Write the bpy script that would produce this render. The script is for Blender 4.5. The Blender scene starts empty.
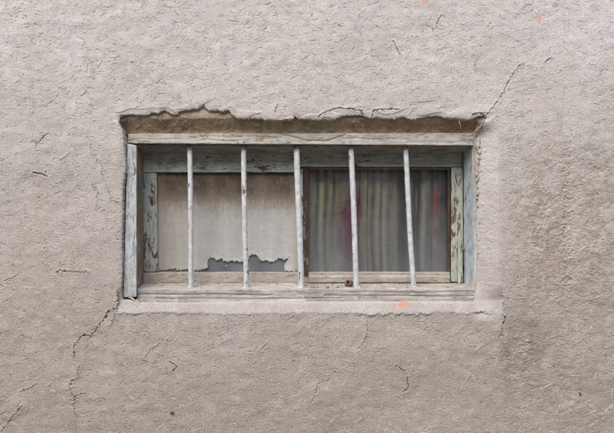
import bpy, math, random
import numpy as np
from mathutils import Vector, noise as mnoise

random.seed(7)
rng = np.random.default_rng(11)
scene = bpy.context.scene
COL = scene.collection

# ------------------------------------------------------------------ camera model
D = 1.5            # metres from the lens to the wall
S = 0.003          # one photo pixel on the wall plane
VX, VY = 260.0, 224.0
ZC = 1.55          # height of the picture's centre
CAMX = (VX - 307) * S
CAMZ = ZC - (VY - 216.5) * S


def U(px, py, y=0.0):
    k = S * (D + y) / D
    return Vector((CAMX + (px - VX) * k, y, CAMZ - (py - VY) * k))


cd = bpy.data.cameras.new("camera")
cam = bpy.data.objects.new("camera", cd)
COL.objects.link(cam)
cam.location = (CAMX, -D, CAMZ)
cam.rotation_euler = (math.pi / 2, 0, 0)
cd.sensor_width = 36
cd.lens = 36 * D / (614 * S)
cd.shift_x = (307 - VX) / 614
cd.shift_y = (VY - 216.5) / 614
cd.clip_start = 0.02
cd.clip_end = 500
scene.camera = cam


# ------------------------------------------------------------------ objects
def tag(o, label=None, cat=None, group=None, kind=None):
    if label: o["label"] = label
    if cat: o["category"] = cat
    if group: o["group"] = group
    if kind: o["kind"] = kind
    return o


def empty(name, loc, label, cat, group=None):
    o = bpy.data.objects.new(name, None)
    COL.objects.link(o)
    o.location = loc
    o.empty_display_size = 0.05
    return tag(o, label, cat, group)


def world_loc(o):
    v = Vector((0, 0, 0))
    while o:
        v += o.location
        o = o.parent
    return v


def build(name, verts, faces, mat, parent=None, origin=None, smooth=True):
    """verts are world coordinates; the object gets its own origin."""
    verts = np.asarray(verts, dtype=np.float64)
    base = world_loc(parent) if parent else Vector((0, 0, 0))
    org = np.array(origin if origin is not None else (base if parent else (0, 0, 0)), dtype=np.float64)
    me = bpy.data.meshes.new(name)
    me.from_pydata([tuple(v) for v in (verts - org)], [], [tuple(f) for f in faces])
    me.materials.append(mat)
    if smooth:
        me.polygons.foreach_set("use_smooth", [True] * len(me.polygons))
    me.update()
    o = bpy.data.objects.new(name, me)
    COL.objects.link(o)
    if parent: o.parent = parent
    o.location = Vector(org) - base
    return o


def grid_mesh(name, X, Y, Z, keep, color, mat, parent=None, smooth=True):
    """a big sheet straight from numpy arrays (ny, nx)"""
    ny, nx = X.shape
    base = world_loc(parent) if parent else Vector((0, 0, 0))
    co = np.stack([X - base.x, Y - base.y, Z - base.z], -1).reshape(-1, 3).astype(np.float32)
    idx = np.arange(ny * nx).reshape(ny, nx)
    q = np.stack([idx[:-1, :-1], idx[:-1, 1:], idx[1:, 1:], idx[1:, :-1]], -1)[keep]
    used = np.zeros(ny * nx, bool)
    used[q.ravel()] = True
    remap = np.cumsum(used) - 1
    q = remap[q]
    co = co[used]
    nf = len(q)
    me = bpy.data.meshes.new(name)
    me.vertices.add(len(co))
    me.vertices.foreach_set("co", co.ravel())
    me.loops.add(nf * 4)
    me.loops.foreach_set("vertex_index", q.ravel().astype(np.int32))
    me.polygons.add(nf)
    me.polygons.foreach_set("loop_start", (np.arange(nf) * 4).astype(np.int32))
    me.polygons.foreach_set("use_smooth", np.full(nf, smooth))
    me.update(calc_edges=True)
    if color is not None:
        c = np.ones((ny * nx, 4), np.float32)
        c[:, :3] = color.reshape(-1, 3)
        at = me.color_attributes.new("tone", "FLOAT_COLOR", "POINT")
        at.data.foreach_set("color", c[used].ravel())
    me.materials.append(mat)
    o = bpy.data.objects.new(name, me)
    COL.objects.link(o)
    if parent: o.parent = parent
    return o


# ------------------------------------------------------------------ materials
def new_mat(name):
    m = bpy.data.materials.new(name)
    m.use_nodes = True
    nt = m.node_tree
    nt.nodes.clear()
    out = nt.nodes.new("ShaderNodeOutputMaterial")
    return m, nt, out


def node(nt, t, **kw):
    n = nt.nodes.new(t)
    for k, v in kw.items():
        if k.startswith("i_"):
            n.inputs[k[2:].replace("_", " ")].default_value = v
        else:
            setattr(n, k, v)
    return n


def coords(nt, scale=(1, 1, 1), rot=(0, 0, 0), off=(0, 0, 0)):
    g = node(nt, "ShaderNodeNewGeometry")
    m = node(nt, "ShaderNodeMapping")
    m.inputs["Scale"].default_value = scale
    m.inputs["Rotation"].default_value = rot
    m.inputs["Location"].default_value = off
    nt.links.new(g.outputs["Position"], m.inputs["Vector"])
    return m.outputs["Vector"]


def noise_tex(nt, vec, scale, detail=4, rough=0.55, dist=0.0):
    n = node(nt, "ShaderNodeTexNoise")
    n.inputs["Scale"].default_value = scale
    n.inputs["Detail"].default_value = detail
    n.inputs["Roughness"].default_value = rough
    n.inputs["Distortion"].default_value = dist
    nt.links.new(vec, n.inputs["Vector"])
    return n.outputs["Fac"]


def ramp(nt, fac, stops, interp="LINEAR"):
    r = node(nt, "ShaderNodeValToRGB")
    r.color_ramp.interpolation = interp
    e = r.color_ramp.elements
    while len(e) < len(stops): e.new(0.5)
    for el, (p, c) in zip(e, stops):
        el.position = p
        el.color = (c, c, c, 1) if isinstance(c, (int, float)) else (*c, 1)
    nt.links.new(fac, r.inputs["Fac"])
    return r.outputs["Color"]


def mixc(nt, fac, a, b, mode="MIX"):
    m = node(nt, "ShaderNodeMix", data_type="RGBA", blend_type=mode)
    for sock, v in ((m.inputs[0], fac), (m.inputs[6], a), (m.inputs[7], b)):
        if isinstance(v, bpy.types.NodeSocket): nt.links.new(v, sock)
        elif isinstance(v, (int, float)): sock.default_value = v if sock.type == "VALUE" else (v, v, v, 1)
        else: sock.default_value = (*v, 1)
    return m.outputs[2]


def mth(nt, op, a, b=None, clamp=False):
    m = node(nt, "ShaderNodeMath", operation=op, use_clamp=clamp)
    for i, v in enumerate((a, b)):
        if v is None: continue
        if isinstance(v, bpy.types.NodeSocket): nt.links.new(v, m.inputs[i])
        else: m.inputs[i].default_value = v
    return m.outputs[0]


def bump(nt, h, dist, strength=1.0, prev=None):
    b = node(nt, "ShaderNodeBump")
    b.inputs["Distance"].default_value = dist
    b.inputs["Strength"].default_value = strength
    nt.links.new(h, b.inputs["Height"])
    if prev: nt.links.new(prev, b.inputs["Normal"])
    return b.outputs["Normal"]


def principled(nt, out, col, rough=0.8, normal=None, spec=0.3, metal=0.0):
    p = node(nt, "ShaderNodeBsdfPrincipled")
    if isinstance(col, bpy.types.NodeSocket): nt.links.new(col, p.inputs["Base Color"])
    else: p.inputs["Base Color"].default_value = (*col, 1)
    if isinstance(rough, bpy.types.NodeSocket): nt.links.new(rough, p.inputs["Roughness"])
    else: p.inputs["Roughness"].default_value = rough
    p.inputs["Specular IOR Level"].default_value = spec
    p.inputs["Metallic"].default_value = metal
    if normal: nt.links.new(normal, p.inputs["Normal"])
    nt.links.new(p.outputs[0], out.inputs["Surface"])
    return p


def plaster_mat():
    m, nt, out = new_mat("mud_plaster")
    a = node(nt, "ShaderNodeAttribute", attribute_name="tone")
    v = coords(nt)
    n1 = noise_tex(nt, v, 260, 5, 0.65)
    n2 = noise_tex(nt, v, 38, 5, 0.6)
    c = mixc(nt, 1.0, a.outputs["Color"], ramp(nt, n1, [(0.28, 0.70), (0.5, 1.0), (0.72, 1.24)]), "MULTIPLY")
    c = mixc(nt, 1.0, c, ramp(nt, n2, [(0.3, 0.93), (0.7, 1.06)]), "MULTIPLY")
    hb = noise_tex(nt, v, 520, 5, 0.7)
    nrm = bump(nt, hb, 0.0012, 0.8)
    principled(nt, out, c, 0.95, nrm, 0.15)
    return m


def lintel_mat():
    m, nt, out = new_mat("bare_mud")
    a = node(nt, "ShaderNodeAttribute", attribute_name="tone")
    v = coords(nt, (1, 1, 0.7))
    n1 = noise_tex(nt, v, 160, 6, 0.7)
    n3 = noise_tex(nt, coords(nt, (1, 1, .25)), 60, 4, 0.6)
    c = mixc(nt, 1.0, a.outputs["Color"], ramp(nt, n1, [(0.3, 0.82), (0.7, 1.15)]), "MULTIPLY")
    c = mixc(nt, 1.0, c, ramp(nt, n3, [(0.35, 0.85), (0.65, 1.1)]), "MULTIPLY")
    nrm = bump(nt, n1, 0.002, 0.9)
    principled(nt, out, c, 0.95, nrm, 0.1)
    return m


def wood_mat(name, paint, wood, cover, axis="x", dark=(0.10, 0.075, 0.055), rust=0.0, dirt=0.25, seed=0.0):
    """old paint flaking off weathered timber; cover = share still painted"""
    m, nt, out = new_mat(name)
    st = {"x": (0.09, 1, 1), "z": (1, 1, 0.09)}[axis]
    st2 = {"x": (0.3, 1, 1), "z": (1, 1, 0.3)}[axis]
    off = (seed, seed * 1.7, seed * 0.6)
    vg = coords(nt, st, off=off)
    vp = coords(nt, st2, off=off)
    v = coords(nt, off=off)
    grain = noise_tex(nt, vg, 420, 6, 0.65, 0.15)
    grain2 = noise_tex(nt, vg, 110, 5, 0.6, 0.3)
    peel = noise_tex(nt, vp, 70, 8, 0.68, 0.35)
    big = noise_tex(nt, v, 9, 4, 0.6)
    fine = noise_tex(nt, v, 420, 4, 0.6)
    woodc = mixc(nt, ramp(nt, grain2, [(0.3, 0.0), (0.7, 1.0)]), [c * 0.72 for c in wood], [c * 1.2 for c in wood])
    woodc = mixc(nt, ramp(nt, grain, [(0.30, 1.0), (0.42, 0.0)]), woodc, dark)
    # painted where peel noise (with big patches and grain) is under a threshold
    k = mth(nt, "ADD", mth(nt, "MULTIPLY", peel, 0.62), mth(nt, "MULTIPLY", big, 0.38))
    k = mth(nt, "ADD", k, mth(nt, "MULTIPLY", mth(nt, "SUBTRACT", grain, 0.5), 0.16))
    th = 0.5 + (cover - 0.5) * 0.34
    mask = ramp(nt, k, [(th - 0.006, 1.0), (th + 0.006, 0.0)])
    paintc = mixc(nt, ramp(nt, noise_tex(nt, v, 30, 5, .6), [(0.3, 0.0), (0.75, 1.0)]), paint, [c * f for c, f in zip(paint, (0.78, 0.76, 0.70))])
    paintc = mixc(nt, 1.0, paintc, ramp(nt, grain, [(0.33, 1.0 - dirt), (0.55, 1.0)]), "MULTIPLY")
    paintc = mixc(nt, 1.0, paintc, ramp(nt, fine, [(0.3, 0.9), (0.7, 1.07)]), "MULTIPLY")
    c = mixc(nt, mask, woodc, paintc)
    if rust > 0:
        rn = noise_tex(nt, vp, 45, 6, 0.7, 0.5)
        rm = ramp(nt, rn, [(0.60 - rust * 0.2, 0.0), (0.63 - rust * 0.2, 1.0)])
        c = mixc(nt, rm, c, (0.14, 0.07, 0.04))
    chk = noise_tex(nt, coords(nt, tuple(0.05 if q < 0.5 else q for q in st), off=(seed + 4, 2, seed)), 230, 3, 0.5, 0.6)
    km = ramp(nt, mth(nt, "ABSOLUTE", mth(nt, "SUBTRACT", chk, 0.44)), [(0.008, 1.0), (0.020, 0.0)])
    km = mth(nt, "MULTIPLY", km, ramp(nt, noise_tex(nt, v, 34, 3, 0.6), [(0.46, 0.0), (0.54, 1.0)]))
    c = mixc(nt, mth(nt, "MULTIPLY", km, 0.75), c, dark)
    stn = ramp(nt, noise_tex(nt, coords(nt, off=(seed, 9, 4)), 22, 6, 0.7), [(0.50, 0.0), (0.72, 0.35)])
    c = mixc(nt, stn, c, [q * 1.6 for q in dark])
    h = mth(nt, "ADD", mth(nt, "MULTIPLY", mask, 0.5), mth(nt, "MULTIPLY", grain, 0.9))
    h = mth(nt, "SUBTRACT", h, mth(nt, "MULTIPLY", km, 0.8))
    nrm = bump(nt, h, 0.0016, 0.8)
    nrm = bump(nt, fine, 0.0005, 0.5, nrm)
    principled(nt, out, c, ramp(nt, mask, [(0, 0.9), (1, 0.72)]), nrm, 0.25)
    return m


def bar_mat():
    m, nt, out = new_mat("white_painted_iron")
    v = coords(nt, (1, 1, 0.45))
    v1 = coords(nt)
    n = noise_tex(nt, v, 75, 7, 0.66, 0.3)
    k = ramp(nt, n, [(0.612, 0.0), (0.627, 1.0)])
    dirt = noise_tex(nt, v1, 55, 6, 0.65)
    pc = mixc(nt, ramp(nt, dirt, [(0.35, 0.0), (0.75, 1.0)]), (0.62, 0.665, 0.70), (0.36, 0.36, 0.345))
    sp = noise_tex(nt, v1, 330, 3, 0.6)
    pc = mixc(nt, ramp(nt, sp, [(0.645, 0.0), (0.67, 0.7)]), pc, (0.2, 0.17, 0.15))
    rc = mixc(nt, noise_tex(nt, v1, 300, 4, 0.6), (0.09, 0.045, 0.03), (0.24, 0.13, 0.075))
    c = mixc(nt, k, pc, rc)
    h = mth(nt, "SUBTRACT", mth(nt, "MULTIPLY", noise_tex(nt, v1, 190, 5, 0.6), 0.8), mth(nt, "MULTIPLY", k, 0.5))
    principled(nt, out, c, 0.6, bump(nt, h, 0.001, 0.6), 0.35)
    return m


def simple_mat(name, c1, c2, scale=80, rough=0.85, bd=0.001, spec=0.3, stretch=(1, 1, 1), lo=0.35, hi=0.65):
    m, nt, out = new_mat(name)
    v = coords(nt, stretch)
    n = noise_tex(nt, v, scale, 6, 0.65)
    c = mixc(nt, ramp(nt, n, [(lo, 0.0), (hi, 1.0)]), c1, c2)
    principled(nt, out, c, rough, bump(nt, n, bd, 0.8), spec)
    return m


def sheet_mat():
    """old cream coating on the left pane: brown water stain and painted recess shade at the top, faint runs, specks"""
    m, nt, out = new_mat("stained_shaded_coating")
    v = coords(nt)
    vs = coords(nt, (1, 1, 0.06))
    a = node(nt, "ShaderNodeAttribute", attribute_name="tone")
    runs = noise_tex(nt, vs, 26, 3, 0.5)
    mot = noise_tex(nt, v, 60, 6, 0.65)
    speck = noise_tex(nt, v, 420, 3, 0.6)
    c = mixc(nt, 1.0, a.outputs["Color"], ramp(nt, runs, [(0.32, 0.86), (0.68, 1.08)]), "MULTIPLY")
    c = mixc(nt, 1.0, c, ramp(nt, mot, [(0.3, 0.93), (0.7, 1.05)]), "MULTIPLY")
    c = mixc(nt, ramp(nt, speck, [(0.62, 0.0), (0.66, 0.6)]), c, (0.26, 0.23, 0.20))
    c = mixc(nt, ramp(nt, noise_tex(nt, coords(nt, off=(3, 1, 2)), 300, 3, .6), [(0.645, 0.0), (0.68, 0.4)]), c, (0.62, 0.60, 0.57))
    principled(nt, out, c, 0.8, bump(nt, mot, 0.0012, 0.6), 0.25)
    return m


def dusty_glass(name, dust_lo, dust_hi, tint=(0.42, 0.44, 0.45), foot=0.2):
    m, nt, out = new_mat(name)
    v = coords(nt)
    vs = coords(nt, (1, 1, 0.3))
    n = noise_tex(nt, vs, 11, 5, 0.6)
    sp = noise_tex(nt, v, 430, 3, 0.6)
    sp2 = noise_tex(nt, coords(nt, off=(1, 5, 2)), 95, 4, 0.7)
    geo = node(nt, "ShaderNodeNewGeometry")
    sx = node(nt, "ShaderNodeSeparateXYZ")
    nt.links.new(geo.outputs["Position"], sx.inputs[0])
    zb, zt = U(0, 272, .14).z, U(0, 200, .14).z
    mr = node(nt, "ShaderNodeMapRange")
    mr.inputs["From Min"].default_value = zb
    mr.inputs["From Max"].default_value = zt
    mr.inputs["To Min"].default_value = foot      # dust lies thicker at the foot of the pane
    mr.inputs["To Max"].default_value = 0.0
    nt.links.new(sx.outputs["Z"], mr.inputs["Value"])
    d = mth(nt, "ADD", ramp(nt, n, [(0.35, dust_lo), (0.7, dust_hi)]), mth(nt, "MULTIPLY", ramp(nt, sp, [(0.575, 0.0), (0.63, 0.40)]), ramp(nt, noise_tex(nt, coords(nt, off=(7, 3, 1)), 14, 3, 0.6), [(0.42, 0.15), (0.6, 1.0)])))
    d = mth(nt, "ADD", d, ramp(nt, sp2, [(0.66, 0.0), (0.72, 0.2)]))
    d = mth(nt, "ADD", d, mr.outputs[0], True)
    tr = node(nt, "ShaderNodeBsdfTransparent")
    tr.inputs[0].default_value = (0.94, 0.96, 0.95, 1)
    gl = node(nt, "ShaderNodeBsdfGlossy")
    gl.inputs["Roughness"].default_value = 0.12
    df = node(nt, "ShaderNodeBsdfDiffuse")
    df.inputs[0].default_value = (*tint, 1)
    lw = node(nt, "ShaderNodeFresnel")
    lw.inputs["IOR"].default_value = 1.5
    m1 = node(nt, "ShaderNodeMixShader")
    nt.links.new(lw.outputs[0], m1.inputs[0])
    nt.links.new(tr.outputs[0], m1.inputs[1])
    nt.links.new(gl.outputs[0], m1.inputs[2])
    m2 = node(nt, "ShaderNodeMixShader")
    nt.links.new(d, m2.inputs[0])
    nt.links.new(m1.outputs[0], m2.inputs[1])
    nt.links.new(df.outputs[0], m2.inputs[2])
    nt.links.new(m2.outputs[0], out.inputs["Surface"])
    return m


def tone_mat(name, rough=0.9, weave=900):
    m, nt, out = new_mat(name)
    a = node(nt, "ShaderNodeAttribute", attribute_name="tone")
    v = coords(nt)
    n = noise_tex(nt, v, weave, 3, 0.6)
    n2 = noise_tex(nt, v, 40, 5, 0.6)
    c = mixc(nt, 1.0, a.outputs["Color"], ramp(nt, n, [(0.3, 0.9), (0.7, 1.05)]), "MULTIPLY")
    c = mixc(nt, 1.0, c, ramp(nt, n2, [(0.3, 0.85), (0.7, 1.15)]), "MULTIPLY")
    principled(nt, out, c, rough, bump(nt, n, 0.0006, 0.6), 0.1)
    return m


# ------------------------------------------------------------------ numpy noise
def field(ny, nx, step, wl, aniso=1.0, band=0.6, seed=0):
    """band limited noise of wavelength wl metres (x stretched by aniso), unit variance"""
    r = np.random.default_rng(1000 + seed)
    w = r.standard_normal((ny, nx)).astype(np.float32)
    F = np.fft.rfft2(w)
    fy = np.fft.fftfreq(ny, step)[:, None]
    fx = np.fft.rfftfreq(nx, step)[None, :] * aniso
    f = np.sqrt(fx * fx + fy * fy) + 1e-6
    g = np.exp(-(np.log(f * wl) / band) ** 2)
    a = np.fft.irfft2(F * g, (ny, nx)).astype(np.float32)
    return a / (a.std() + 1e-9)


def fbm(ny, nx, step, wl, wl_min, aniso=1.0, gain=0.6, seed=0):
    a = np.zeros((ny, nx), np.float32)
    amp = 1.0
    i = 0
    while wl > wl_min:
        a += amp * field(ny, nx, step, wl, aniso, 0.5, seed + i)
        wl /= 2
        amp *= gain
        i += 1
    return a / a.std()


def sst(a, b, x):
    t = np.clip((x - a) / (b - a), 0, 1)
    return t * t * (3 - 2 * t)


def seg_dist(px, py, pts):
    """distance from points to an open polyline (pixel units)"""
    d = np.full(px.shape, 1e9, np.float32)
    for (x0, y0), (x1, y1) in zip(pts[:-1], pts[1:]):
        dx, dy = x1 - x0, y1 - y0
        t = np.clip(((px - x0) * dx + (py - y0) * dy) / (dx * dx + dy * dy + 1e-9), 0, 1)
        d = np.minimum(d, np.hypot(px - x0 - t * dx, py - y0 - t * dy))
    return d


def inside(px, py, poly):
    c = np.zeros(px.shape, bool)
    n = len(poly)
    for i in range(n):
        (x0, y0), (x1, y1) = poly[i], poly[(i + 1) % n]
        if y0 == y1: continue
        hit = ((y0 > py) != (y1 > py)) & (px < (x1 - x0) * (py - y0) / (y1 - y0) + x0)
        c ^= hit
    return c


# ------------------------------------------------------------------ the plaster
STEP = 0.00105


def stretched(a, b, extra, g):
    core = np.arange(a, b, STEP)
    hi, lo = [core[-1]], [core[0]]
    s = STEP
    while hi[-1] < extra[1]:
        s *= g; hi.append(hi[-1] + s)
    s = STEP
    while lo[-1] > extra[0]:
        s *= g; lo.append(lo[-1] - s)
    lo[-1] = extra[0]; hi[-1] = extra[1]
    return np.array(lo[1:][::-1] + list(core) + hi[1:])


xs = stretched(-1.02, 1.02, (-3.4, 3.4), 1.025)
zs = stretched(ZC - 0.74, ZC + 0.74, (-0.02, 3.6), 1.025)
nx, ny = len(xs), len(zs)
X, Z = np.meshgrid(xs, zs)
PX = (X / S + 307).astype(np.float32)               # pixel coordinates on the wall plane
PY = (216.5 - (Z - ZC) / S).astype(np.float32)

TOP = [(120, 116.5), (128, 115), (135, 115.8), (147, 115.5), (152, 113), (158, 113.5), (165, 110.5), (170, 114), (177, 115.5),
       (180, 111.5), (190, 110), (198, 109), (203.5, 105.5), (208, 111), (217, 111), (222, 113.3), (228.5, 110.5),
       (231, 115), (238, 119), (252, 118.5), (262, 119.5), (273, 120.5), (284, 119.5), (291, 120.5), (295, 117), (300, 119),
       (314, 120), (334, 120), (342, 116.3), (352, 115.8), (362, 115.5), (370, 118.5), (377, 117.5), (383, 118.5), (395, 119),
       (403, 117), (412, 120), (428, 117), (437, 116), (446, 118.5), (459, 119), (469, 120.5), (475, 118), (484, 115.5), (487, 117.5)]
POLY = TOP + [(484, 124), (480, 131), (477.5, 137), (479.5, 148), (480, 160), (481, 190), (480.5, 230), (481.5, 262), (480, 290), (478, 303.5),
              (420, 303), (330, 303.5), (250, 303), (190, 304), (139, 303.5), (136, 300.5), (121.5, 300), (121.2, 290), (122.4, 262), (121.8, 240),
              (123, 215), (122.6, 196), (124, 180), (126, 168), (125, 155), (124.2, 142), (122.5, 131), (119, 122)]
POLY_S = POLY  # the same outline, perturbed below

print("fields")
rough1 = fbm(ny, nx, STEP, 0.009, 0.002, 1.2, 0.7, 40)
jag = fbm(ny, nx, STEP, 0.02, 0.003, 1.0, 0.7, 60)
SD = np.full((ny, nx), 60.0, np.float32)
m = (PX > 70) & (PX < 540) & (PY > 60) & (PY < 350)
r0, r1 = np.where(m.any(1))[0][[0, -1]]
c0, c1 = np.where(m.any(0))[0][[0, -1]]
sl = (slice(r0, r1 + 1), slice(c0, c1 + 1))
topish = sst(135, 122, PY[sl])
qx = PX[sl] + jag[sl] * (0.10 * sst(430, 400, PX[sl]) + 0.05 + 0.13 * topish)
qy = PY[sl] + np.roll(jag, 97, 1)[sl] * (0.07 + 0.05 * sst(430, 400, PX[sl]) + 0.12 * topish)
dd = seg_dist(qx, qy, POLY_S + [POLY_S[0]])
ins = inside(qx, qy, POLY_S)
SD[sl] = np.where(ins, -dd, dd)            # >0 on the plaster, <0 in the opening

# relief h: metres towards the camera
near = np.exp(-np.maximum(SD, 0) / 14.0)
h = (0.0026 * fbm(ny, nx, STEP, 0.75, 0.2, 1.0, 0.6, 1) + 0.00045 * fbm(ny, nx, STEP, 0.09, 0.03, 1.3, 0.7, 10)) * (1 - 0.8 * near) + 0.001 * near
med0 = field(ny, nx, STEP, 0.16, 1.0, 0.6, 15)
a1 = fbm(ny, nx, STEP, 0.030, 0.007, 1.9, 0.72, 20)
h += 0.00005 * a1
h += 0.00007 * np.tanh(3.5 * fbm(ny, nx, STEP, 0.040, 0.006, 1.9, 0.7, 25)) * (0.4 + 0.6 * sst(-1, 1, med0))
h += 0.00006 * np.tanh(3.0 * fbm(ny, nx, STEP, 0.016, 0.004, 2.0, 0.7, 33))
h += 0.00004 * rough1
zone = 0.5 + 0.5 * np.tanh(field(ny, nx, STEP, 0.22, 1.0, 0.6, 90))     # where the skin is rougher
right = sst(498, 520, PX) * sst(100, 170, PY)
zone = np.clip(zone * 0.75 + 0.30 * right, 0, 1.1)
bj = fbm(ny, nx, STEP, 0.06, 0.004, 0.7, 0.6, 444)
smoothband = sst(474, 480, PX) * sst(502.5, 499.5, PX + 2.2 * bj) * sst(124, 140, PY + 3 * bj) * sst(326, 314, PY + 3 * bj)
zone *= 1 - 0.85 * smoothband
h += 0.00016 * zone * field(ny, nx, STEP, 0.010, 1.5, 0.5, 91)
h += 0.00024 * right * fbm(ny, nx, STEP, 0.04, 0.006, 1.2, 0.75, 95)
# broken curly hairline cracks: zero lines of a noise, only here and there
for sd, wl, dep, an in ((200, 0.034, 0.0022, 1.8), (210, 0.020, 0.0016, 2.2), (220, 0.055, 0.0026, 1.1)):
    n = fbm(ny, nx, STEP, wl, wl / 5, an, 0.55, sd)
    gy, gx = np.gradient(n)
    g = np.sqrt(gx * gx + gy * gy) + 1e-4
    line = np.exp(-((n / g) / 0.85) ** 2)
    where = sst(0.95, 1.7, field(ny, nx, STEP, 0.030, 1.6, 0.6, sd + 7) + 0.35 * (zone - 0.5))
    h -= 0.7 * dep * line * where * (1 - 0.8 * smoothband)
    # one lip of a crack stands proud
    h += 0.0003 * np.exp(-((n / g + 2.2) / 1.6) ** 2) * where
    del n, gx, gy, g, line, where


def stamp(pts, dep, wid, H, mode):
    """pts (n,2) in metres; dep, wid (n,) ; grooves or ridges into H"""
    gi = (pts[:, 0] + 1.02 - 0) / STEP
    base_i = np.searchsorted(xs, -1.02)
    base_j = np.searchsorted(zs, ZC - 0.74)
    gi = (pts[:, 0] - xs[base_i]) / STEP + base_i
    gj = (pts[:, 1] - zs[base_j]) / STEP + base_j
    i0 = np.round(gi).astype(int); j0 = np.round(gj).astype(int)
    for a in range(-3, 4):
        for b in range(-3, 4):
            ii, jj = i0 + a, j0 + b
            d2 = ((ii - gi) ** 2 + (jj - gj) ** 2) * STEP * STEP
            val = dep * np.exp(-d2 / (wid * wid))
            ok = (ii > 1) & (ii < nx - 2) & (jj > 1) & (jj < ny - 2)
            mode.at(H, (jj[ok], ii[ok]), val[ok].astype(np.float32))


def strokes(n, lmin, lmax, horiz, seed, curl=1.0, xr=(-1.0, 1.0), zr=(-0.72, 0.72)):
    r = np.random.default_rng(seed)
    M = 40
    x0 = r.uniform(*xr, n); z0 = ZC + r.uniform(*zr, n)
    L = lmin + (lmax - lmin) * r.random(n) ** 2.2
    th = np.where(r.random(n) < horiz, r.normal(0.12, 0.45, n), r.uniform(0, math.pi, n))
    cv = r.normal(0, 1, n) * curl * 22 * np.minimum(1, 0.02 / L)
    wob = r.normal(0, 1, n) * 0.5
    t = np.linspace(0, 1, M)[None, :]
    s = t * L[:, None]
    ang = th[:, None] + cv[:, None] * s + wob[:, None] * np.sin(t * 6 + x0[:, None] * 99)
    ds = (L / (M - 1))[:, None]
    x = x0[:, None] + np.cumsum(np.cos(ang) * ds, 1)
    z = z0[:, None] + np.cumsum(np.sin(ang) * ds, 1)
    return x, z, t, L


print("strokes")
G = np.zeros((ny, nx), np.float32)
zoneat = lambda x, z: 1.0
for n, lo, hi, hz, d, w, sd in ((4600, 0.005, 0.022, 0.7, 0.0021, 0.00085, 1), (1500, 0.012, 0.045, 0.6, 0.0032, 0.0009, 2),
                                (170, 0.03, 0.085, 0.5, 0.0042, 0.0010, 3)):
    x, z, t, L = strokes(n, lo, hi, hz, 500 + sd)
    amp = (0.10 + 1.0 * np.random.default_rng(sd).random(n) ** 3.4)[:, None] * np.sin(np.pi * t) ** 0.5
    P = np.stack([x.ravel(), z.ravel()], 1)
    stamp(P, (d * amp).ravel(), np.full(P.shape[0], w), G, np.maximum)
# pits
r = np.random.default_rng(77)
P = np.stack([r.uniform(-1, 1, 900), ZC + r.uniform(-.72, .72, 900)], 1)
stamp(P, r.uniform(0.001, 0.005, 900), r.uniform(0.0010, 0.0020, 900), G, np.maximum)
R_ = np.zeros((ny, nx), np.float32)
x, z, t, L = strokes(2600, 0.006, 0.03, 0.6, 620)
amp = np.random.default_rng(5).uniform(0.3, 1.0, 2600)[:, None] * np.sin(np.pi * t) ** 0.5
stamp(np.stack([x.ravel(), z.ravel()], 1), (0.00025 * amp).ravel(), np.full(x.size, 0.0009), R_, np.maximum)
calm = 0.22 + 0.72 * sst(-0.9, 1.1, field(ny, nx, STEP, 0.28, 0.8, 0.6, 97))
h += (R_ - G * np.where(G > 0.003, 1, calm)) * (1 - 0.6 * smoothband)


# the long cracks seen in the photograph
def crack(pts, dep, wid, wobble=0.6, gaps=0.0):
    global h
    x0 = min(p[0] for p in pts) - 8; x1 = max(p[0] for p in pts) + 8
    y0 = min(p[1] for p in pts) - 8; y1 = max(p[1] for p in pts) + 8
    cc = np.where((PX[0] > x0) & (PX[0] < x1))[0]; rr = np.where((PY[:, 0] > y0) & (PY[:, 0] < y1))[0]
    s2 = (slice(rr[0], rr[-1] + 1), slice(cc[0], cc[-1] + 1))
    d = seg_dist(PX[s2] + jag[s2] * wobble, PY[s2] + np.roll(jag, 211, 0)[s2] * wobble, pts)
    w = 0.85 * wid * (0.75 + 0.35 * np.tanh(np.roll(jag, 55, 1)[s2]))
    g = np.exp(-(d / np.maximum(w, 0.2)) ** 4)
    if gaps > 0:
        g *= sst(-gaps, -gaps + 0.6, -field(*g.shape, STEP, 0.02, 1, .6, int(x0)))
    h[s2] -= dep * g
    h[s2] += 0.0005 * np.exp(-((d - 1.4) / 1.0) ** 2)


crack([(117, 309), (112, 309), (108, 312), (104, 319), (99, 325), (95, 332), (90, 336), (84, 335), (79, 339), (74, 346), (74, 352), (73.5, 359)], 0.009, 0.55)
crack([(79, 366), (78, 373), (79, 378), (72, 381), (70, 386), (72, 392), (74.5, 396.5), (86, 393)], 0.007, 0.42, 0.7)
crack([(75, 397), (74, 404), (75, 411), (77, 417)], 0.005, 0.38)
crack([(114, 310), (115, 318), (111, 325)], 0.004, 0.35)
crack([(486, 116), (491, 110), (496, 105), (499, 99), (504, 93), (507, 86), (511, 79), (514, 73)], 0.008, 0.40, 0.5)
crack([(514, 73), (520, 66), (524, 64)], 0.004, 0.3)
crack([(505.5, 317), (505, 321), (502.5, 326)], 0.020, 1.0, 0.3)
crack([(502.5, 326), (502, 334), (500, 338)], 0.005, 0.35)
crack([(318, 117), (326, 112), (338, 108), (346, 109), (352, 109), (361, 111), (364, 115)], 0.007, 0.40, 0.4)
crack([(372, 118), (374, 110), (386, 109), (400, 109.5)], 0.008, 0.45, 0.4)
crack([(275, 113), (277, 106), (278, 104)], 0.005, 0.4, 0.3)
crack([(120, 115.5), (132, 115), (143, 116)], 0.008, 0.45, 0.3)
crack([(229, 110.5), (223, 112), (217, 110)], 0.009, 0.5, 0.3)
crack([(473, 114.5), (480, 113.5), (485, 115)], 0.010, 0.6, 0.3)
crack([(1, 432), (9, 421), (16, 413), (22, 406)], 0.005, 0.42, 0.5)
crack([(20, 392), (29, 389), (37, 384)], 0.006, 0.42, 0.4)
crack([(34, 173), (42, 174), (48, 177)], 0.006, 0.7, 0.3)
crack([(5, 281), (18, 275)], 0.004, 0.4, 0.4)
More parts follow.
